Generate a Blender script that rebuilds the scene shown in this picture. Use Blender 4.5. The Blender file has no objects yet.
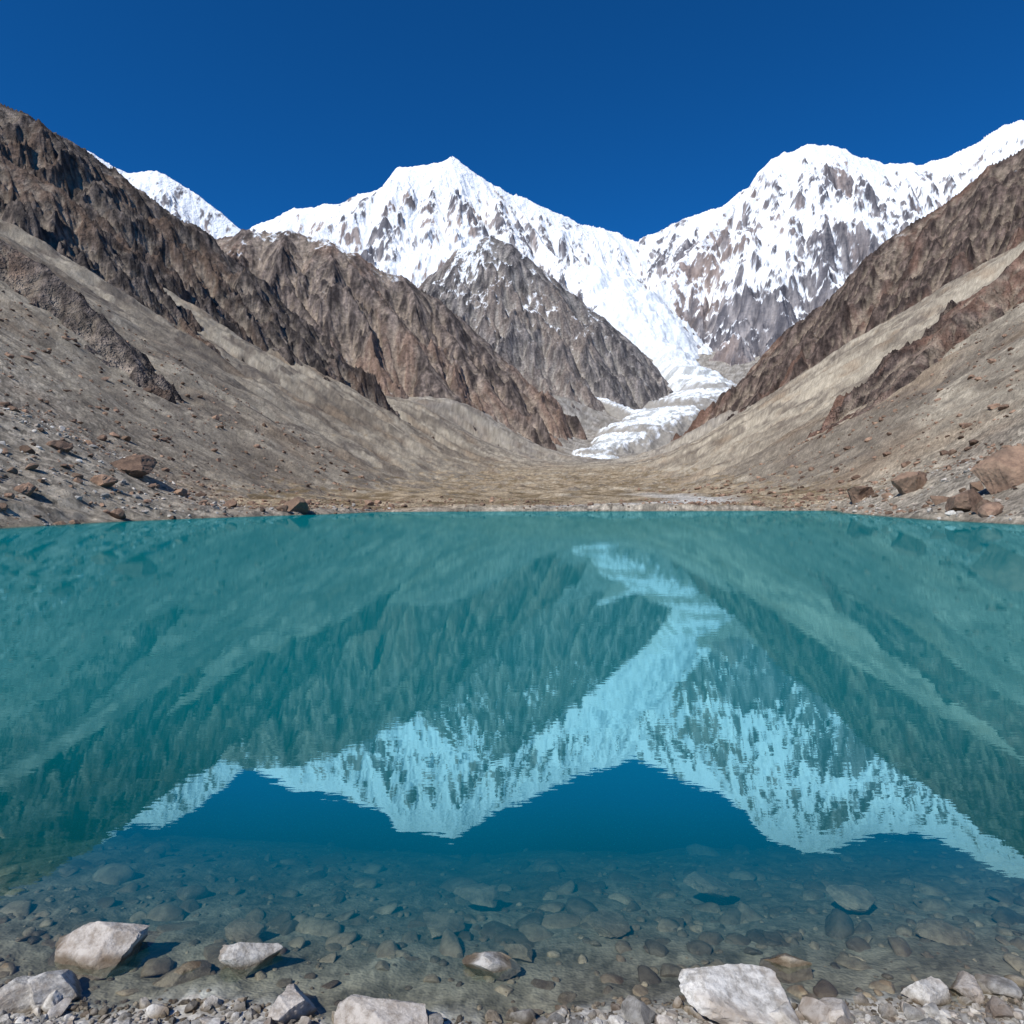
import bpy, bmesh, math, numpy as np
from mathutils import Vector
rng=np.random.default_rng(7)
F=683.0; HZ=501.0; CAMH=2.0
def sv(l):
    """survey points (bearing, elevation, distance m) -> world xyz"""
    return [((a-512)/F*d, d, CAMH+(HZ-b)/F*d) for a,b,d in l]
# ---------------------------------------------------------------- noise
_p=np.random.default_rng(3).permutation(256); _p=np.concatenate([_p,_p,_p]).astype(np.int32)
_g=np.random.default_rng(4).uniform(0,2*np.pi,256); _gx=np.cos(_g).astype(np.float32); _gy=np.sin(_g).astype(np.float32)
def perlin(x,y,seed=0):
    xf=np.floor(x); yf=np.floor(y); u=(x-xf).astype(np.float32); v=(y-yf).astype(np.float32)
    xi=(xf.astype(np.int64)+seed*37)&255; yi=(yf.astype(np.int64)+seed*91)&255
    xi1=(xi+1)&255; yi1=(yi+1)&255
    def g(a,b,du,dv):
        h=_p[_p[a]+b]; return _gx[h]*du+_gy[h]*dv
    su=u*u*u*(u*(u*6-15)+10); sv_=v*v*v*(v*(v*6-15)+10)
    n0=g(xi,yi,u,v)*(1-su)+g(xi1,yi,u-1,v)*su
    n1=g(xi,yi1,u,v-1)*(1-su)+g(xi1,yi1,u-1,v-1)*su
    return (n0*(1-sv_)+n1*sv_)*1.4
def fbm(x,y,o=4,seed=0,gain=.5):
    r=0;a=1;f=1
    for i in range(o):
        r=r+a*perlin(x*f,y*f,seed+i); a*=gain; f*=2.07
    return r
def ridged(x,y,o=5,seed=0,gain=.5):
    r=0;a=1;f=1;w=1;t=0
    for i in range(o):
        n=1-np.abs(perlin(x*f,y*f,seed+i))*1.6; n=np.clip(n,-.3,1); n=n*np.abs(n)
        r=r+a*n*w; t+=a; w=np.clip(n*1.3,0.2,1); a*=gain; f*=2.13
    return r/t
def sstep(a,b,x):
    t=np.clip((x-a)/(b-a),0,1); return t*t*(3-2*t)
def cells(x,y,seed=0):
    """random value per jittered cell"""
    xi=np.floor(x).astype(np.int64); yi=np.floor(y).astype(np.int64)
    bd=np.full(x.shape,9.); bv=np.zeros(x.shape)
    for dx in (-1,0,1):
        for dy in (-1,0,1):
            a=(xi+dx+seed*13)&255; b=(yi+dy)&255; h=_p[_p[a]+b]; h2=_p[h+17]; h3=_p[h+101]
            d=(xi+dx+h/256.-x)**2+(yi+dy+h2/256.-y)**2
            m=d<bd; bd=np.where(m,d,bd); bv=np.where(m,h3/255.,bv)
    return bv,np.sqrt(bd)
def erode(X,Y,gx,gy,L,octs,seed=0,br=1.3,gain=.5):
    """gullies and ribs that run down the local fall line and branch octave by octave"""
    h=np.zeros(X.shape,np.float32); a=1.0; tot=0; dx=gx.astype(np.float32); dy=gy.astype(np.float32)
    for o in range(octs):
        m=np.hypot(dx,dy)+1e-4; sx=(-dy/m).astype(np.float32); sy=(dx/m).astype(np.float32)
        p=X/L+o*7.3; q=Y/L+o*3.1; pi_=np.floor(p); qi=np.floor(q); fp=(p-pi_).astype(np.float32); fq=(q-qi).astype(np.float32)
        ai=pi_.astype(np.int32); bi=qi.astype(np.int32); c=0;d=0;wt=0
        for i in (-1,0,1):
            for j in (-1,0,1):
                hh=_p[_p[(ai+i+seed*11+o*5)&255]+((bi+j)&255)]
                ox=fp-i-_p[hh+31]/np.float32(256)*.8-.1; oy=fq-j-_p[hh+77]/np.float32(256)*.8-.1
                w=np.exp(-2.2*(ox*ox+oy*oy)); ph=(ox*sx+oy*sy)*np.float32(2*np.pi*.95)+hh*np.float32(.0245)*.6
                c=c+w*np.cos(ph); d=d-w*np.sin(ph); wt=wt+w
        c=c/wt; d=d/wt
        h+=a*(1-2*np.sqrt(np.clip((1-c)*.5,0,1)) if o<3 else c); tot+=a
        dx=dx+d*sx*a*br; dy=dy+d*sy*a*br
        a*=gain; L*=.5
    return h/tot
def lerp(a,b,t): 
    t=np.asarray(t)[...,None]; return np.asarray(a)*(1-t)+np.asarray(b)*t
def blur(Z,k):
    for ax in (0,1):
        c=np.cumsum(np.concatenate([np.repeat(np.take(Z,[0],ax),k+1,ax),Z,np.repeat(np.take(Z,[-1],ax),k,ax)],ax),ax)
        n=Z.shape[ax]; Z=(np.take(c,range(2*k+1,2*k+1+n),ax)-np.take(c,range(0,n),ax))/(2*k+1)
    return Z
def normals(X,Y,Z):
    P=np.stack([X,Y,Z],-1); a=np.gradient(P,axis=1); b=np.gradient(P,axis=0); n=np.cross(a,b)
    n/=np.linalg.norm(n,axis=-1,keepdims=True)+1e-12; return n*np.sign(n[...,2:3]+1e-9)
# ---------------------------------------------------------------- ground
lake=np.array([(-60,-30),(-42,5),(-39,30),(-38,50),(-39,66),(-36.5,80),(-32,95),(-27.5,108),(-26,124),(-10,131),(10,134),(30,135),(50,139),(67,140),(62,128),(56,114),(50,92),(45,72),(44,59),(44,40),(46,10),(66,-30)],float)
near=[(x,2.55+0.05*math.sin(x*1.7+.6)+.05*math.sin(x*4.1)+.11*min(abs(x),3)*(1.0 if x<0 else .8)) for x in np.linspace(30,-30,121)]
poly=np.array([p for p in lake[1:-1]]+[(46,9)]+near+[(-42,4.9)])
def sdist(X,Y):
    d=np.full(X.shape,1e9); n=len(poly)
    m=(Y<400)&(np.abs(X)<400)
    x=X[m];y=Y[m]; dd=np.full(x.shape,1e18); ii=np.zeros(x.shape,bool)
    for i in range(n):
        ax,ay=poly[i]; bx,by=poly[(i+1)%n]
        ex,ey=bx-ax,by-ay; L=ex*ex+ey*ey
        if L<1e-9: continue
        t=np.clip(((x-ax)*ex+(y-ay)*ey)/L,0,1)
        dd=np.minimum(dd,(x-ax-t*ex)**2+(y-ay-t*ey)**2)
        if ay!=by:
            c=((ay>y)!=(by>y))&(x<(bx-ax)*(y-ay)/(by-ay)+ax); ii^=c
    dd=np.sqrt(dd); d[m]=np.where(ii,-dd,dd)
    return d
def softp(x,w): 
    return np.where(x>8*w,x,w*np.log1p(np.exp(np.clip(x/w,-30,8))))
def scap(z,c):
    return -softp(-(z-c)*1.0,c*.10)+c
def G(X,Y,detail=True):
    fl=np.interp(Y,[0,124,200,700,1500,2600,3000,3600,4300,5000,6000,9000],[.3,.5,1.5,14,46,140,205,350,560,860,1350,2000])
    XL=np.interp(Y,[0,150,1000,2000,2700,3500,4300,5000,9000],[-58,-74,-130,-120,140,360,720,1050,2500])
    XR=np.interp(Y,[0,150,1000,2000,2700,3500,4300,5000,9000],[62,90,250,430,560,980,1500,1800,3200])
    fan=perlin(Y/160,X*0+.5,11)*.06*np.clip(Y,0,1500)+perlin(Y/47.,X/300.,12)*.02*np.clip(Y,0,900)
    w=3+.03*np.clip(Y,0,2500)
    zl=softp(XL-X+fan,w)*.64; zr=softp(X-XR+fan*.8,w)*.64
    zl=scap(zl,np.interp(Y,[0,1000,1400,1800,2200,2700,3300,4500,6000],[520,450,430,390,240,250,190,120,60]))
    zr=scap(zr,np.interp(Y,[0,1500,1900,2300,2700,3500],[900,800,640,420,200,80]))
    z=fl+zl+zr
    bl=13.5*sstep(33,70,-X+np.clip(Y-85,0,60)*-.25)*(1-sstep(95,150,Y))
    br=9.5*sstep(42,68,X-np.clip(Y-60,0,80)*.2)*(1-sstep(90,190,Y))
    z=np.maximum(z,z*.35+bl)
    z=np.maximum(z,z*.35+br)
    if detail:
        z=z+fbm(X/38,Y/38,3,20)*1.3*sstep(20,200,Y+np.abs(X))*np.clip(Y/200,.5,3)
        z=z+fbm(X/7,Y/7,5,24)*.45*sstep(5,60,Y)+ridged(X/230,Y/230,5,28)*8*sstep(300,2000,Y)
        rn=perlin((Y+fan*3+fbm(X/90,Y/90,2,35)*14)/np.clip(5+.016*Y,6,40)*1.0,X/200,33)+.6*perlin((Y+fan*3+fbm(X/90,Y/90,2,35)*14)/np.clip(2+.006*Y,2,15)*1.0,X/90,36)
        z=z+rn*np.clip(.0022*Y,0,4)*sstep(5,60,zl+zr)
        z=z+fbm(X/14,Y/14,3,38,.7)*sstep(200,900,Y)*.8
    s=sdist(X,Y)
    if detail: s=s+fbm(X/5,Y/5,3,40)*1.3*sstep(8,60,Y)+fbm(X/.7,Y/.7,3,44)*.07*(1-sstep(4,20,Y))
    k=np.interp(Y,[0,4,30],[.22,.25,.60])
    z=np.where(s>0,np.minimum(np.abs(z)+.05,k*s),0)
    dd=np.maximum(-s,0)
    bed=-(.17*dd+.05*dd*dd); bed=np.maximum(bed,-6-.02*dd)
    z=np.where(s<0,bed,z)
    if detail:
        z=z+(fbm(X/.35,Y/.35,4,50)*.014+fbm(X/.06,Y/.06,3,54)*.005)*(1-sstep(6,40,Y))
    return z
def mesh_grid(name,X,Y,Z,mat,mask=None,attrs=None,col=None,smooth=True):
    ny,nx=X.shape; n=nx*ny
    co=np.stack([X,Y,Z],-1).reshape(-1,3).astype(np.float32)
    i=np.arange(n).reshape(ny,nx)
    q=np.stack([i[:-1,:-1],i[:-1,1:],i[1:,1:],i[1:,:-1]],-1).reshape(-1,4)
    if mask is not None:
        mk=mask.reshape(-1); q=q[mk[q].any(1)]
        used=np.unique(q); rm=np.full(n,-1,np.int64); rm[used]=np.arange(len(used)); q=rm[q]; co=co[used]
    else: used=slice(None)
    me=bpy.data.meshes.new(name); me.vertices.add(len(co)); me.vertices.foreach_set('co',co.ravel())
    me.loops.add(q.size); me.loops.foreach_set('vertex_index',q.ravel().astype(np.int32))
    me.polygons.add(len(q)); me.polygons.foreach_set('loop_start',(np.arange(len(q))*4).astype(np.int32))
    me.polygons.foreach_set('use_smooth',np.full(len(q),smooth))
    me.update(calc_edges=True)
    for k,v in (attrs or {}).items():
        a=me.attributes.new(k,'FLOAT','POINT'); a.data.foreach_set('value',v.reshape(-1)[used].astype(np.float32))
    if col is not None:
        c=np.clip(col.reshape(-1,3)[used],.003,.95); c=np.concatenate([c,np.ones((len(c),1))],1).astype(np.float32)
        a=me.attributes.new('col','FLOAT_COLOR','POINT'); a.data.foreach_set('color',c.ravel())
    me.materials.append(mat)
    ob=bpy.data.objects.new(name,me); bpy.context.collection.objects.link(ob); return ob
def wedge(px0,px1,npx,y0,y1,ny,y_off=0.0,log=True):
    b=(np.linspace(px0,px1,npx)-512)/F
    yy=np.geomspace(y0+y_off,y1+y_off,ny) if log else np.linspace(y0+y_off,y1+y_off,ny)
    B,YY=np.meshgrid(b,yy); return B*YY, YY-y_off
# ---------------------------------------------------------------- materials
class M:
    def __init__(s,name):
        s.m=bpy.data.materials.new(name); s.m.use_nodes=True; s.t=s.m.node_tree; s.t.nodes.clear()
        s.out=s.n('ShaderNodeOutputMaterial')
    def n(s,typ,**k):
        nd=s.t.nodes.new(typ)
        for a,b in k.items(): setattr(nd,a,b)
        return nd
    def set(s,inp,v):
        if isinstance(v,bpy.types.NodeSocket): s.t.links.new(v,inp)
        else: inp.default_value=v
    def pos(s,scale=(1,1,1)):
        g=s.n('ShaderNodeNewGeometry'); mp=s.n('ShaderNodeMapping'); s.set(mp.inputs[0],g.outputs['Position']); mp.inputs['Scale'].default_value=scale
        return mp.outputs[0]
    def noise(s,scale,detail=5,rough=.6,vec=None,dist=0):
        nd=s.n('ShaderNodeTexNoise'); nd.inputs['Scale'].default_value=scale; nd.inputs['Detail'].default_value=detail
        nd.inputs['Roughness'].default_value=rough; nd.inputs['Distortion'].default_value=dist
        s.set(nd.inputs['Vector'],vec if vec is not None else s.geo('Position')); return nd.outputs['Fac']
    def ramp(s,fac,stops):
        nd=s.n('ShaderNodeValToRGB'); s.set(nd.inputs[0],fac); e=nd.color_ramp.elements
        while len(e)<len(stops): e.new(.5)
        for i,(p,c) in enumerate(stops):
            e[i].position=p; e[i].color=(c,c,c,1) if isinstance(c,(int,float)) else (*c,1)
        return nd.outputs[0]
    def mix(s,f,a,b,bt='MIX'):
        nd=s.n('ShaderNodeMix',data_type='RGBA',blend_type=bt)
        s.set(nd.inputs[0],f)
        for i,v in ((6,a),(7,b)):
            if isinstance(v,tuple): v=(*v,1)
            s.set(nd.inputs[i],v)
        return nd.outputs[2]
    def math(s,op,a,b=0.0,c=0.0):
        nd=s.n('ShaderNodeMath',operation=op); s.set(nd.inputs[0],a); s.set(nd.inputs[1],b)
        s.set(nd.inputs[2],c); return nd.outputs[0]
    def mr(s,v,a,b,c=0.0,d=1.0):
        nd=s.n('ShaderNodeMapRange'); s.set(nd.inputs[0],v)
        for i,x in enumerate((a,b,c,d)): s.set(nd.inputs[i+1],x)
        return nd.outputs[0]
    def xyz(s,sock):
        nd=s.n('ShaderNodeSeparateXYZ'); s.set(nd.inputs[0],sock); return nd.outputs
    def geo(s,o): return s.n('ShaderNodeNewGeometry').outputs[o]
    def bump(s,h,dist,strength=1.0):
        nd=s.n('ShaderNodeBump'); s.set(nd.inputs['Height'],h); nd.inputs['Distance'].default_value=dist; nd.inputs['Strength'].default_value=strength
        return nd.outputs[0]
    def done(s,col,rough=.9,normal=None,spec=.2):
        b=s.n('ShaderNodeBsdfPrincipled'); s.set(b.inputs['Base Color'],col); s.set(b.inputs['Roughness'],rough); b.inputs['Specular IOR Level'].default_value=spec
        if normal is not None: s.set(b.inputs['Normal'],normal)
        s.t.links.new(b.outputs[0],s.out.inputs[0]); return s.m
def surf(name,scale,dist,var=.35,spec=.1,detail=4):
    m=M(name); a=m.n('ShaderNodeAttribute'); a.attribute_name='col'
    n=m.noise(scale,detail,.75)
    c=m.mix(var,a.outputs['Color'],m.ramp(n,[(.32,.25),(.5,1.0),(.68,1.8)]),'MULTIPLY')
    return m.done(c,.9,m.bump(n,dist),spec)
mat_rock=surf('weathered_rock',.07,14,.65,.1,5); mat_snow=surf('snow_and_rock',.022,26,.10); mat_ice=surf('glacier_ice',.05,8,.2)
def ground_mat():
    m=M('scree_and_gravel'); a=m.n('ShaderNodeAttribute'); a.attribute_name='col'
    y=m.xyz(m.geo('Position'))[1]
    n=m.noise(1.3,6,.8)
    c=m.mix(.8,a.outputs['Color'],m.ramp(n,[(.35,.5),(.5,1.0),(.65,1.6)]),'MULTIPLY')
    nd=m.n('ShaderNodeBump'); m.set(nd.inputs['Height'],n); m.set(nd.inputs['Distance'],m.mr(y,5.,60.,.06,.55))
    return m.done(c,.92,nd.outputs[0],.1)
def stone_mat(name,a,b,c3,scale,bd,wet=True,tint=(.28,.19,.13)):
    m=M(name); o=m.n('ShaderNodeAttribute'); o.attribute_name='tone'; t=o.outputs['Fac']
    z=m.xyz(m.geo('Position'))[2]
    n=m.noise(scale,9,.78); n0=m.noise(scale*.35,3,.6)
    c=m.mix(m.ramp(n,[(.40,0),(.56,1)]),a,b); c=m.mix(m.ramp(n0,[(.5,0),(.68,.8)]),c,c3)
    c=m.mix(1.0,c,m.ramp(t,[(0,.38),(.5,.85),(1,1.5)]),'MULTIPLY')
    v=m.mix(m.math('MULTIPLY',m.math('GREATER_THAN',m.math('FRACT',m.math('MULTIPLY',t,7.3)),.7),.5),c,tint)
    c=m.mix(.6,c,v); r=.85
    if wet:
        zz=m.math('ADD',z,m.math('MULTIPLY',m.math('SUBTRACT',n0,.5),-.06))
        w=m.mr(zz,.04,.012); c=m.mix(m.math('MULTIPLY',w,.95),c,m.mix(1.0,c,(.36,.31,.24),'MULTIPLY')); r=m.mr(z,.03,.0,.85,.35)
    return m.done(c,r,m.bump(n,bd),.35)
def water_mat():
    m=M('turquoise_water'); a=m.n('ShaderNodeAttribute'); a.attribute_name='depth'; dep=a.outputs['Fac']
    w1=m.noise(1.0,3,.5,vec=m.pos((1.1,4.2,1))); w2=m.noise(1.0,2,.5,vec=m.pos((5,14.0,1))); w3=m.noise(1.0,2,.5,vec=m.pos((.12,.45,1)))
    h=m.math('ADD',m.math('MULTIPLY',w1,.0013),m.math('MULTIPLY',w2,.0006)); h=m.math('ADD',h,m.math('MULTIPLY',w3,.005))
    nr=m.bump(h,.35)
    body=m.n('ShaderNodeBsdfDiffuse'); m.set(body.inputs[0],(.0003,.162,.182,1))
    tr=m.n('ShaderNodeBsdfTransparent')
    m.set(tr.inputs[0],m.mix(m.mr(dep,0.,.6),(.98,.99,.98),(.48,.93,.92)))
    op=m.math('SUBTRACT',1.0,m.math('EXPONENT',m.math('MULTIPLY',dep,-2.0)))
    op=m.math('MULTIPLY',op,m.mr(dep,.0,.10))
    s1=m.n('ShaderNodeMixShader'); m.set(s1.inputs[0],op); m.set(s1.inputs[1],tr.outputs[0]); m.set(s1.inputs[2],body.outputs[0])
    gl=m.n('ShaderNodeBsdfGlossy'); gl.inputs['Roughness'].default_value=.012; m.set(gl.inputs['Normal'],nr); m.set(gl.inputs[0],(.44,.86,.95,1))
    fr=m.n('ShaderNodeFresnel'); fr.inputs['IOR'].default_value=2.0
    fac=m.math('MINIMUM',m.math('MULTIPLY',fr.outputs[0],1.85),.43)
    fac=m.math('MULTIPLY',fac,m.mr(dep,0.,.5,.22,1.0))
    s2=m.n('ShaderNodeMixShader'); m.set(s2.inputs[0],fac); m.set(s2.inputs[1],s1.outputs[0]); m.set(s2.inputs[2],gl.outputs[0])
    m.t.links.new(s2.outputs[0],m.out.inputs[0]); return m.m
mat_ground=ground_mat(); mat_water=water_mat()
mat_pale=stone_mat('pale_stone',(.27,.25,.22),(.56,.54,.50),(.30,.25,.20),18,.015)
mat_brown=stone_mat('brown_stone',(.16,.10,.07),(.31,.20,.135),(.11,.075,.055),.9,.3,False)
mat_bed=stone_mat('river_stone',(.34,.31,.25),(.64,.60,.50),(.28,.22,.165),14,.01)
# ---------------------------------------------------------------- ground mesh
def ground_color(X,Y,Z):
    nz=normals(X,Y,Z)[...,2]
    wy=Y+fbm(X/120,Y/120,2,61)*18
    st=fbm(wy/np.clip(.03*Y,3,50),X/190,6,62,.70)
    c=lerp((.195,.165,.128),(.375,.328,.253),sstep(-.6,.65,st))
    c=lerp(c,(.245,.178,.118),sstep(.1,.7,fbm(X/90,Y/90,4,66))*.55)
    c=lerp(c,(.115,.094,.078),sstep(.25,.75,fbm(wy/np.clip(.02*Y,3,32),X/130,5,68,.72))*.7*sstep(100,400,Y))
    flat=sstep(.93,.985,nz)*sstep(115,150,Y)*(1-sstep(1500,2600,Y))
    fn=fbm(X/18,Y/25,5,70,.65)
    c=lerp(c,lerp((.16,.115,.06),(.36,.285,.19),sstep(-.5,.5,fn)),flat*.85)
    riv=sstep(18,4,np.abs(X-(20+.27*(Y-130))+18*np.sin(Y/50.)))*sstep(128,140,Y)*(1-sstep(260,420,Y))
    c=lerp(c,(.50,.49,.46),riv*flat*.8)
    mor=sstep(2100,3200,Y)
    c=lerp(c,lerp((.17,.16,.145),(.36,.345,.32),sstep(-.5,.5,fbm(X/45,Y/45,5,74,.65))),mor*.7)
    bk=sstep(14,30,Y)*(1-sstep(130,200,Y)); c=lerp(c,(.36,.315,.255),bk*.6*(1-flat))
    v,d=cells(X/.9,Y/.9,3); c=c*(1+(v-.42)*1.0*((1-sstep(150,260,Y))*sstep(15,40,Y)))[...,None]
    v,d=cells(X/4.,Y/4.,5); c=c*(1+(v-.42)*.5*((1-sstep(400,900,Y))*sstep(60,160,Y)))[...,None]
    v,d=cells(X/9.,Y/9.,6); c=c*(1+(v-.42)*.28*sstep(300,700,Y))[...,None]
    c=c*(1+np.random.default_rng(5).uniform(-.2,.2,X.shape)*sstep(30,100,Y))[...,None]
    nr=1-sstep(7,14,Y)
    v,d=cells(X/.035,Y/.035,8)
    c=lerp(c,lerp((.22,.205,.18),(.54,.52,.48),v),nr)
    wet=sstep(.015,-.02,Z)*nr+ (1-nr)*sstep(.25,0,Z)*.6
    bed=lerp((.085,.08,.058),(.26,.24,.18),v*.6+.4*sstep(-.5,.5,fbm(X/.25,Y/.25,3,78)))
    return lerp(c,bed,np.clip(wet,0,1))
X,Y=wedge(512-1.0*F,512+1.0*F,1150,-3,7000,1350,4.0)
Zg=G(X,Y); mesh_grid('ground',X,Y,Zg,mat_ground,col=ground_color(X,Y,Zg))
X,Y=wedge(512-1.0*F,512+1.0*F,400,-3,150,400,4.0)
dep=np.maximum(-G(X,Y,False),0)
mesh_grid('lake_water',X,Y,np.zeros_like(X),mat_water,mask=(sdist(X,Y)<4),attrs={'depth':dep})
# ---------------------------------------------------------------- mountains
def mountain(name,lines,px,yr,n,mat,amp,lam,er,seed,mask_off,pal,snow=None,jag=.3,talus=.75,ejag=.12):
    X,Y=wedge(px[0],px[1],n[0],yr[0],yr[1],n[1],log=False)
    wx=fbm(X/lam/1.5,Y/lam/1.5,4,seed+60)*lam*.30; wy=fbm(X/lam/1.5,Y/lam/1.5,4,seed+70)*lam*.30
    best=np.full(X.shape,-1e9); D=np.zeros_like(best); GX=np.zeros_like(best); GY=np.zeros_like(best)
    for pts,k in lines:
        P=sv(pts)
        for (x0,y0,z0),(x1,y1,z1) in zip(P[:-1],P[1:]):
            ex,ey=x1-x0,y1-y0; L=math.hypot(ex,ey)+1e-6
            t=np.clip(((X-x0)*ex+(Y-y0)*ey)/L**2,0,1)
            d0=np.hypot(X-x0-t*ex,Y-y0-t*ey); wf=np.clip(d0/lam,0,1)
            XX=X+wx*wf; YY=Y+wy*wf
            t=np.clip(((XX-x0)*ex+(YY-y0)*ey)/L**2,0,1)
            rx=XX-x0-t*ex; ry=YY-y0-t*ey; d=np.hypot(rx,ry)
            h=z0+t*(z1-z0)-k*d
            m=h>best; best=np.where(m,h,best); D=np.where(m,d,D)
            s=(z1-z0)/L; GX=np.where(m,-k*rx/(d+1)+s*ex/L*.6,GX); GY=np.where(m,-k*ry/(d+1)+s*ey/L*.6,GY)
    grow=np.clip(D/(lam*1.2),jag,1.0)
    rd=(ridged(X/lam,Y/lam,8,seed,.55)-.33)
    best=best+rd*amp*grow
    b2=blur(best,3); gy_=np.gradient(b2,axis=0)/(Y[1,0]-Y[0,0]); gx_=np.gradient(b2,axis=1)/np.gradient(X,axis=1); gy_=gy_-gx_*X/Y
    GX=GX*.6+gx_*.4; GY=GY*.6+gy_*.4
    ea,el_,eo=er
    e=erode(X,Y,GX,GY,el_,eo,seed); best=best+e*ea*np.clip(D/el_,ejag,1)
    nz=normals(X,Y,best)[...,2]; nzb=normals(X,Y,blur(best,2))[...,2]
    e2=erode(X,Y,GX,GY,el_*.45,4,seed+7,1.0,.7)
    con=(blur(best,5)-best)/(lam*.06)
    pat=fbm(X/lam/1.6,Y/lam/1.6,5,seed+40,.6); fine=fbm(X/lam*6,Y/lam*6,4,seed+44,.7)
    c=lerp(pal[0],pal[1],sstep(-.75,.75,e2*1.0+fine*.7-e*.4))
    c=lerp(c,pal[2],sstep(-.05,.55,pat)*.8)
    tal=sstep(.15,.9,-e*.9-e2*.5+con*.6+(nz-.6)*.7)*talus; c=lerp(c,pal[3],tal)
    c=c*(1+.5*np.clip(fine,-1,1)*.6)[...,None]
    if snow is not None:
        zz,fr=snow; frac=np.interp(best,zz,fr)   # rock fraction by height
        score=nzb*.50+nz*.35-.14*e-.15*e2+.10*np.clip(con,-1,1)+.16*fbm(X/lam*5,Y/lam*5,5,seed+50,.75)+.20*fbm(X/lam/1.3,Y/lam/1.3,3,seed+55)
        r=score.ravel(); o=np.sort(r[::7]); rank=(np.searchsorted(o,r)/len(o)).reshape(score.shape)
        f=sstep(-.04,.08,rank-frac)
        c=lerp(c,(.88,.90,.93),f)
    gz=G(X,Y,False); mask=best>gz-mask_off
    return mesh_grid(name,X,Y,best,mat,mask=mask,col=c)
PA=((.056,.048,.046),(.19,.157,.137),(.17,.118,.088),(.28,.235,.19))
PB=((.082,.067,.062),(.275,.22,.187),(.26,.178,.135),(.35,.285,.225))
PD=((.088,.082,.085),(.27,.24,.222),(.23,.19,.165),(.35,.32,.285))
PE=((.062,.047,.042),(.20,.148,.122),(.215,.128,.093),(.31,.25,.19))
PC=((.13,.125,.14),(.30,.275,.27),(.34,.265,.23),(.3,.28,.27))
A1=[[(-330,-60,1300),(-150,20,1500),(-60,62,1620),(0,98,1700),(32,112,1730),(60,133,1780),(95,156,1840),(130,183,1900),(170,208,1950),(215,240,2000),(250,268,2040),(290,305,2080),(330,345,2120),(360,376,2140)],1.02]
mountain('rocky_mountain',[A1],(-330,460),(1000,2600),(800,460),mat_rock,78,150,(64,125,6),1,25,PA,([800,1100,1300],[1,.98,.9]),jag=.45,ejag=.28)
A2=[[(-300,20,950),(-120,95,1000),(0,152,1080),(50,180,1100),(100,232,1110),(150,285,1110),(200,333,1080),(232,362,1040)],1.0]
mountain('rocky_ridge',[A2],(-330,310),(600,1500),(650,350),mat_rock,42,90,(38,70,5),2,14,PA,jag=.45,ejag=.28)
A3=[[(-200,130,340),(-80,190,350),(0,236,350),(50,270,340),(85,300,330),(105,318,325)],1.0]
mountain('rocky_ridge',[A3],(-330,260),(150,560),(560,300),mat_rock,13,34,(9,26,4),3,5,PA)
B=[[(60,250,3200),(170,225,3150),(215,238,3150),(250,232,3180),(290,229,3200),(330,239,3200),(370,262,3250),(410,281,3300),(440,300,3340),(480,335,3380),(505,359,3400)],1.1]
B1=[[(250,232,3180),(300,300,2850),(330,340,2650)],1.1]
B2=[[(330,239,3200),(390,310,2950),(430,360,2800)],1.1]
B3=[[(410,281,3300),(460,345,3080),(485,375,2980)],1.1]
mountain('brown_mountain',[B,B1,B2,B3],(40,620),(2200,4200),(620,440),mat_rock,100,240,(110,190,6),4,40,PB,([500,1000,1350],[1,.97,.82]),ejag=.22)
Dl=[[(360,330,5500),(400,300,5300),(430,276,5100),(460,250,5000),(490,237,5000),(520,250,5000),(545,273,4950),(580,300,4950),(620,330,4900),(644,353,4850)],1.15]
D1=[[(490,237,5000),(510,310,4550),(540,365,4250)],1.15]
D2=[[(545,273,4950),(590,340,4500),(608,370,4350)],1.15]
D3=[[(430,276,5100),(440,320,4600),(470,370,4200)],1.15]
mountain('dark_peak',[Dl,D1,D2,D3],(340,740),(3500,6200),(500,440),mat_rock,130,330,(140,260,6),5,50,PD,([700,1100,1400,1700,2000],[1,.93,.80,.60,.38]),ejag=.22)
C=[[(130,300,7500),(255,228,7400),(290,210,7400),(340,205,7400),(385,186,7450),(400,168,7500),(430,166,7500),(452,158,7500),(480,175,7500),(510,195,7550),(545,208,7600),(580,223,7700),(610,232,7800),(640,241,7900)],1.15]
C1=[[(452,158,7500),(440,220,6900),(425,285,6200)],1.25]
C2=[[(385,186,7450),(360,235,6900),(340,270,6400)],1.2]
C3=[[(510,195,7550),(545,245,6900),(590,290,6300)],1.2]
SN=([1200,1700,2000,2600,3300,3900],[.68,.27,.15,.13,.13,.07])
mountain('snow_mountain',[C,C1,C2,C3],(120,690),(5400,9200),(700,520),mat_snow,250,560,(190,400,6),6,300,PC,SN,jag=.24,talus=0,ejag=.25)
C=[[(640,241,7900),(680,222,7800),(720,206,7700),(745,190,7650),(770,160,7600),(805,145,7600),(835,151,7600),(880,165,7650),(920,166,7700),(960,151,7600),(990,134,7500),(1024,120,7400),(1100,90,7300),(1250,150,7200)],1.15]
C1=[[(805,145,7600),(775,215,7000),(745,280,6400),(750,335,5800)],1.2]
C2=[[(745,190,7650),(700,240,7000),(655,290,6400),(690,335,5900)],1.15]
C3=[[(880,165,7650),(860,235,7000),(830,300,6300)],1.2]
C4=[[(990,134,7500),(940,215,6900),(900,290,6300)],1.2]
SN=([1200,1600,1850,2600,3300,3900],[.92,.68,.16,.19,.21,.10])
mountain('snow_mountain',[C,C1,C2,C3,C4],(570,1180),(5000,9200),(740,560),mat_snow,250,560,(190,400,6),7,300,PC,SN,jag=.24,talus=0,ejag=.25)
C0=[[(-60,90,6000),(40,130,6000),(95,154,6000),(130,175,6050),(160,173,6100),(190,190,6100),(245,231,6100),(300,290,6000)],1.2]
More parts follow.
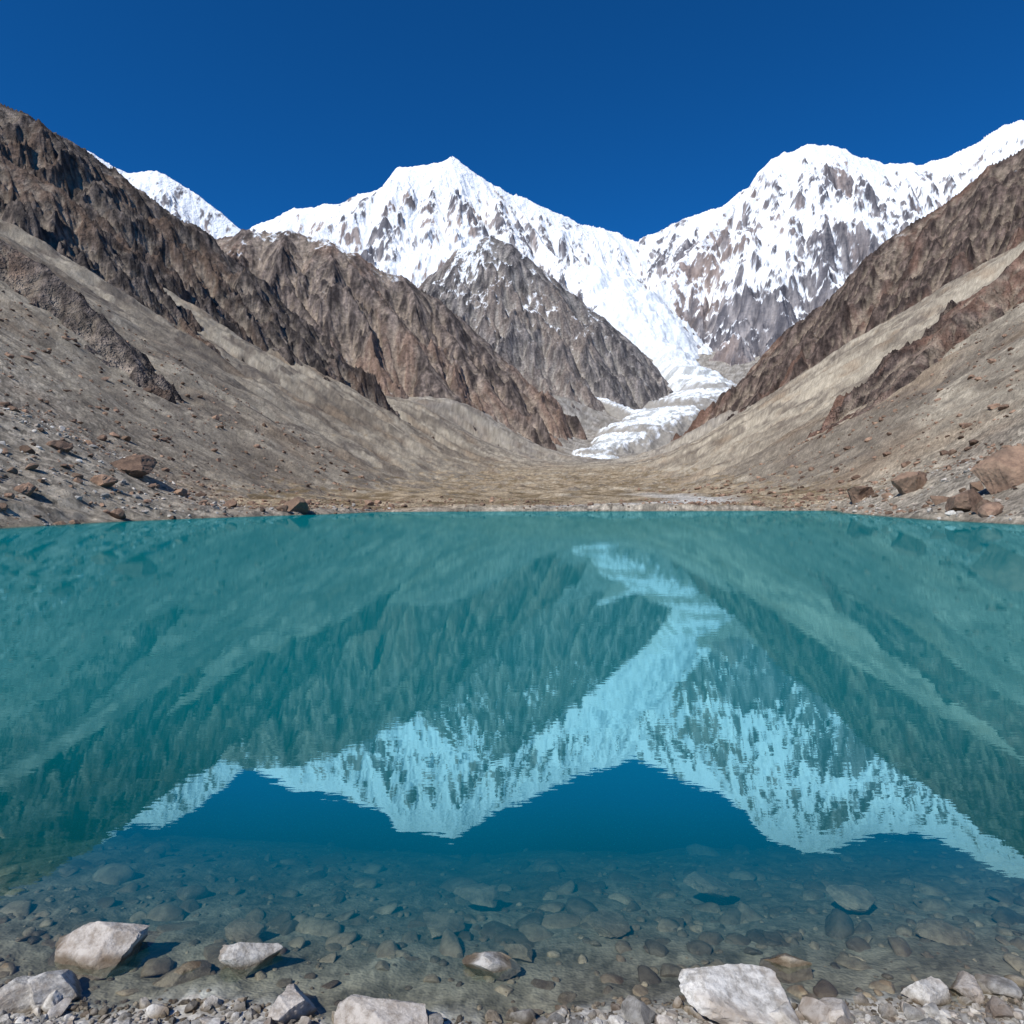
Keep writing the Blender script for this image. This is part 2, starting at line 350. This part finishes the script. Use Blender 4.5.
mountain('snow_peak',[C0],(-80,330),(4800,7000),(400,240),mat_snow,150,420,(110,260,5),8,600,PC,([1500,3000],[.25,.12]),jag=.2,talus=0,ejag=.2)
E=[[(1330,-40,2000),(1150,60,2200),(1024,143,2400),(990,165,2440),(950,195,2500),(900,230,2550),(870,256,2600),(840,288,2650),(800,320,2700),(772,345,2760)],1.1]
mountain('rocky_mountain',[E],(660,1330),(1500,3600),(720,480),mat_rock,85,190,(84,150,6),10,35,PE,([800,1200,1500],[1,.98,.9]),jag=.45,ejag=.28)
E2=[[(1330,60,520),(1150,160,500),(1024,250,460),(985,285,445),(955,314,425),(930,340,405),(908,366,385)],.9]
mountain('rocky_ridge',[E2],(780,1330),(240,700),(540,320),mat_rock,18,42,(11,34,4),11,6,PE)
# ---------------------------------------------------------------- glacier
def glacier(name,pts,wid,px,yr,n):
    X,Y=wedge(px[0],px[1],n[0],yr[0],yr[1],n[1],log=False)
    XX=X+fbm(X/200,Y/200,4,80)*60
    best=np.full(X.shape,-1e9); Q=np.zeros(X.shape); P=sv(pts)
    for i in range(len(P)-1):
        x0,y0,z0=P[i]; x1,y1,z1=P[i+1]; ex,ey=x1-x0,y1-y0; L2=ex*ex+ey*ey
        t=np.clip(((XX-x0)*ex+(Y-y0)*ey)/L2,0,1); d=np.hypot(XX-x0-t*ex,Y-y0-t*ey); w=wid[i]+t*(wid[i+1]-wid[i])
        h=z0+8+t*(z1-z0)-(d/w)**2*16-np.maximum(d-w,0)*.7
        m=h>best; best=np.where(m,h,best); Q=np.where(m,d/w,Q)
    cr=ridged(X/34,Y/20,5,90)
    best=best+cr*np.interp(Y,[2600,4800,5400],[13,12,22])+fbm(X/150,Y/150,4,93)*sstep(4800,5800,Y)*60
    n1=fbm(X/60+Q*2,Y/90,5,95,.65)
    c=lerp((.80,.84,.88),(.42,.44,.44),sstep(.05,.6,n1+Q*.25+ (1-sstep(2600,3700,Y))*.3)*(1-.8*sstep(4800,5600,Y)))
    c=lerp(c,(.30,.28,.25),sstep(.8,1.15,Q+n1*.25)*(1-sstep(4200,5000,Y)))
    return mesh_grid(name,X,Y,best,mat_ice,mask=best>G(X,Y,False)-20,col=c)
glacier('glacier',[(583,468,2600),(598,452,2900),(636,428,3400),(682,402,4100),(706,386,4600),(692,370,5000),(668,352,5400),(645,327,5850),(622,297,6350),(600,270,6800)],[60,100,150,190,160,120,110,140,220,280],(520,800),(2450,7200),(280,640))
glacier('glacier',[(640,412,3950),(612,404,4050),(575,392,4250),(535,376,4500)],[30,40,45,50],(500,670),(3700,4700),(200,200))
# ---------------------------------------------------------------- stones
def ico(sub):
    bm=bmesh.new(); bmesh.ops.create_icosphere(bm,subdivisions=sub,radius=1); v=np.array([x.co[:] for x in bm.verts]); f=np.array([[a.index for a in p.verts] for p in bm.faces]); bm.free(); return v,f
ICO={k:ico(k) for k in (2,3,4,5)}
def stone_v(sub,seed,cuts=11,rough=.05,round_=.0):
    r=np.random.default_rng(seed); v=ICO[sub][0].copy()
    for i in range(cuts):
        n=r.normal(size=3); n/=np.linalg.norm(n); c=r.uniform(.42,.8)+round_
        e=v@n-c; v-=np.outer(np.maximum(e,0),n)
    o=r.uniform(0,50)
    nn=fbm(v[:,0]*1.4+o+v[:,2],v[:,1]*1.4+v[:,2]*.8,3,seed%90)
    v*=(1+rough*2*nn)[:,None]
    if sub>=4:
        n2=ridged(v[:,0]*3+o+v[:,2]*2,v[:,1]*3-v[:,2],4,(seed+3)%90); v*=(1+rough*1.5*(n2-.4))[:,None]
        n3=fbm(v[:,0]*9+o-v[:,2]*5,v[:,1]*9+v[:,2]*6,3,(seed+5)%90); v*=(1+rough*.35*n3)[:,None]
    return v
def rot(a,b,c):
    ca,sa=math.cos(a),math.sin(a); cb,sb=math.cos(b),math.sin(b); cc,sc=math.cos(c),math.sin(c)
    return np.array([[ca,-sa,0],[sa,ca,0],[0,0,1]])@np.array([[cb,0,sb],[0,1,0],[-sb,0,cb]])@np.array([[1,0,0],[0,cc,-sc],[0,sc,cc]])
def tri_mesh(name,V,Fc,tone,mat,smooth=False):
    me=bpy.data.meshes.new(name); me.vertices.add(len(V)); me.vertices.foreach_set('co',V.astype(np.float32).ravel())
    me.loops.add(Fc.size); me.loops.foreach_set('vertex_index',Fc.ravel().astype(np.int32)); me.polygons.add(len(Fc))
    me.polygons.foreach_set('loop_start',(np.arange(len(Fc))*3).astype(np.int32)); me.polygons.foreach_set('use_smooth',np.full(len(Fc),smooth)); me.update(calc_edges=True)
    a=me.attributes.new('tone','FLOAT','POINT'); a.data.foreach_set('value',tone.astype(np.float32)); me.materials.append(mat)
    ob=bpy.data.objects.new(name,me); bpy.context.collection.objects.link(ob); return ob
def scatter(name,xs,ys,sizes,mat,sub=2,sink=.3,round_=0.0,seed=0,flat=.65,smooth=False):
    r=np.random.default_rng(seed); var=[stone_v(sub,seed*50+i,9,.05,round_) for i in range(14)]; f=ICO[sub][1]; nv=len(var[0])
    zs=G(xs,ys); N=len(xs); V=np.empty((N,nv,3))
    for i in range(N):
        v=var[i%14]*np.array([1,r.uniform(.6,.95),r.uniform(flat-.2,flat+.15)])
        v=v@rot(r.uniform(0,6.3),r.uniform(-.35,.35),r.uniform(-.35,.35)).T*sizes[i]
        V[i]=v+np.array([xs[i],ys[i],zs[i]+sizes[i]*(flat-sink-.25)])
    Fc=(f[None]+(np.arange(N)*nv)[:,None,None]).reshape(-1,3)
    return tri_mesh(name,V.reshape(-1,3),Fc,np.repeat(r.uniform(0,1,N),nv),mat,smooth)
N=9500; ys=rng.uniform(2.1,3.05,N); xs=rng.uniform(-1,1,N)*(ys*.85+.2); k=sdist(xs,ys)>-.04
xs,ys=xs[k],ys[k]; scatter('gravel',xs,ys,rng.lognormal(math.log(.010),.5,len(xs)),mat_pale,2,.25,seed=1)
N=700; ys=rng.uniform(2.2,2.95,N); xs=rng.uniform(-1,1,N)*(ys*.9+.2); k=sdist(xs,ys)>-.06
xs,ys=xs[k],ys[k]; scatter('shore_stones',xs,ys,np.clip(rng.lognormal(math.log(.028),.5,len(xs)),.01,.085),mat_pale,3,.2,seed=2)
N=1700; ys=2.6+rng.gamma(2.0,.7,N); xs=rng.uniform(-1,1,N)*(ys*.9+.3); k=(sdist(xs,ys)<0)&(ys<7)
xs,ys=xs[k],ys[k]; sz=np.clip(rng.lognormal(math.log(.021),.85,len(xs)),.008,.12)*(.4+.6*np.minimum(ys,4.2)/3.0)
sz=np.minimum(sz,.02+.55*np.maximum(-G(xs,ys),.0)+.03)
b=sz>.04
scatter('submerged_stones',xs[b],ys[b],sz[b],mat_bed,3,.20,.08,seed=3,flat=.4,smooth=True)
scatter('submerged_pebbles',xs[~b],ys[~b],sz[~b],mat_bed,2,.2,.10,seed=4,flat=.5,smooth=True)
def bank(n,seed,x0,x1,y0,y1,sm,smax,mat,name,sub=2):
    r=np.random.default_rng(seed); ys=y0+(y1-y0)*r.uniform(0,1,n)**1.3; xs=r.uniform(x0,x1,n); k=sdist(xs,ys)>-.3
    xs,ys=xs[k],ys[k]; c=perlin(xs/9,ys/9,77)>-.25+r.uniform(-.5,.5,len(xs)); xs,ys=xs[c],ys[c]
    scatter(name,xs,ys,np.clip(r.lognormal(math.log(sm),.65,len(xs)),.05,smax),mat,sub,.2,seed=seed%40)
bank(4600,101,-110,-24,42,170,.22,1.4,mat_brown,'bank_rocks')
bank(3600,102,38,120,45,200,.26,1.5,mat_brown,'bank_rocks')
bank(2000,103,-60,90,128,230,.22,.9,mat_brown,'valley_rocks')
bank(4200,104,-100,-24,42,150,.17,.7,mat_pale,'bank_gravel')
bank(2200,105,40,110,45,150,.16,.6,mat_pale,'bank_gravel')
bank(3600,106,-300,-70,90,450,.5,2.4,mat_brown,'slope_rocks')
bank(3200,107,80,340,90,450,.5,2.2,mat_brown,'slope_rocks')
def boulder(px,wpx,dist,mat,seed,asp=(1,.8,.6),rz=0,tone=.6,cuts=11,lift=.25):
    x=(px-512)/F*dist; size=wpx/F*dist/2
    v=stone_v(5,seed,cuts,.045)*np.array(asp); v=v@rot(rz,.1,.08).T*size*1.2
    zz=G(np.array([x]),np.array([dist]))[0]
    v=v-v.mean(0); ob=tri_mesh('boulder',v,ICO[5][1],np.full(len(v),tone),mat)
    ob.location=(x,dist,zz+size*asp[2]*lift*1.2); return ob
def fg(px,py,w,seed,asp,rz=0,tone=.7,mat=mat_pale,lift=.3):
    boulder(px,w,CAMH*F/(py-HZ),mat,seed,asp,rz,tone,lift=lift)
fg(96,953,95,11,(1,.75,.6),.1,.8,lift=.55)
fg(248,962,60,12,(1,.7,.5),.2,.6,lift=.7)
fg(490,970,52,13,(1,.7,.5),0,.6,lift=.8)
fg(742,1020,112,14,(1,.6,.40),.1,.9,lift=.5)
fg(793,966,50,15,(1,.8,.45),.3,.4,mat_bed,.7)
fg(45,1003,62,16,(1,.8,.6),.5,.7,lift=.5)
fg(20,1012,50,26,(1,.8,.6),.9,.6,lift=.5)
fg(290,1024,56,17,(1,.8,.55),.7,.8,lift=.5)
fg(385,1042,95,18,(1,.7,.5),-.2,.8,lift=.3)
fg(930,1006,46,19,(1,.8,.55),.2,.75,lift=.5)
fg(972,1000,40,20,(1,.8,.55),1.2,.65,lift=.5)
fg(180,973,50,21,(1,.8,.4),.2,.5,mat_bed,.3)
fg(950,923,52,22,(1,.7,.3),.2,.6,mat_bed,.5)
fg(480,870,48,23,(1,.8,.35),.2,.9,mat_bed,1.6)
fg(855,880,44,24,(1,.8,.35),.2,.9,mat_bed,1.6)
fg(245,918,40,25,(1,.8,.35),.2,.8,mat_bed,1.1)
fg(520,940,40,27,(1,.8,.35),.2,.6,mat_bed,.7)
fg(440,905,46,28,(1,.8,.35),.5,.6,mat_bed,.9)
fg(610,912,50,29,(1,.7,.3),.1,.5,mat_bed,.8)
fg(710,858,46,30,(1,.8,.35),.4,.9,mat_bed,2.0)
for px,dist,w,seed,asp,t,lf in ((135,90,48,31,(1,.8,.5),.35,.5),(103,75,26,32,(1,.8,.6),.9,.4),(118,68,18,33,(1,.8,.7),.6,.4),(295,100,30,34,(1,.8,.6),.4,.4),(230,95,14,35,(1,.8,.7),.5,.4),
    (1008,76,58,36,(1,.8,.85),.8,.5),(964,74,54,37,(1,.8,.6),.6,.4),(912,108,42,38,(1,.8,.7),.65,.4),(940,84,22,39,(1,.8,.6),.4,.4),(985,68,26,40,(1,.8,.6),.5,.4),(860,135,34,41,(1,.8,.6),.5,.3),(60,80,20,42,(1,.8,.6),.5,.4),(25,62,24,43,(1,.8,.6),.7,.4),(180,92,16,44,(1,.8,.6),.8,.4)):
    boulder(px,w,dist,mat_brown,seed,asp,seed*.7,t,lift=lf)
# ---------------------------------------------------------------- light
el=math.radians(47); az=math.radians(216)  # clockwise from +Y : behind-left of the viewer
d=Vector((math.sin(az)*math.cos(el),math.cos(az)*math.cos(el),math.sin(el)))
L=bpy.data.lights.new('sun','SUN'); L.energy=5.0; L.angle=math.radians(.5); L.color=(1,.965,.91)
so=bpy.data.objects.new('sun',L); so.rotation_euler=d.to_track_quat('Z','Y').to_euler(); bpy.context.collection.objects.link(so)
w=bpy.data.worlds.new('World'); bpy.context.scene.world=w; w.use_nodes=True; nt=w.node_tree; bg=nt.nodes['Background']
sk=nt.nodes.new('ShaderNodeTexSky'); sk.sky_type='NISHITA'; sk.sun_disc=False; sk.sun_elevation=el; sk.sun_rotation=az; sk.altitude=4000; sk.air_density=1.0; sk.dust_density=0.15; sk.ozone_density=3.0
tm=nt.nodes.new('ShaderNodeMix'); tm.data_type='RGBA'; tm.blend_type='MULTIPLY'; tm.inputs[0].default_value=1; tm.inputs[7].default_value=(.08,.72,1.30,1)
nt.links.new(sk.outputs[0],tm.inputs[6]); nt.links.new(tm.outputs[2],bg.inputs[0]); bg.inputs[1].default_value=.10
cam=bpy.data.cameras.new('camera'); cam.sensor_width=36; cam.lens=24.0; cam.clip_start=.05; cam.clip_end=30000
co=bpy.data.objects.new('camera',cam); co.location=(0,0,CAMH); co.rotation_euler=(math.radians(90-.92),0,0); bpy.context.collection.objects.link(co); bpy.context.scene.camera=co
sc=bpy.context.scene; sc.view_settings.view_transform='Standard'; sc.view_settings.look='None'; sc.view_settings.exposure=0
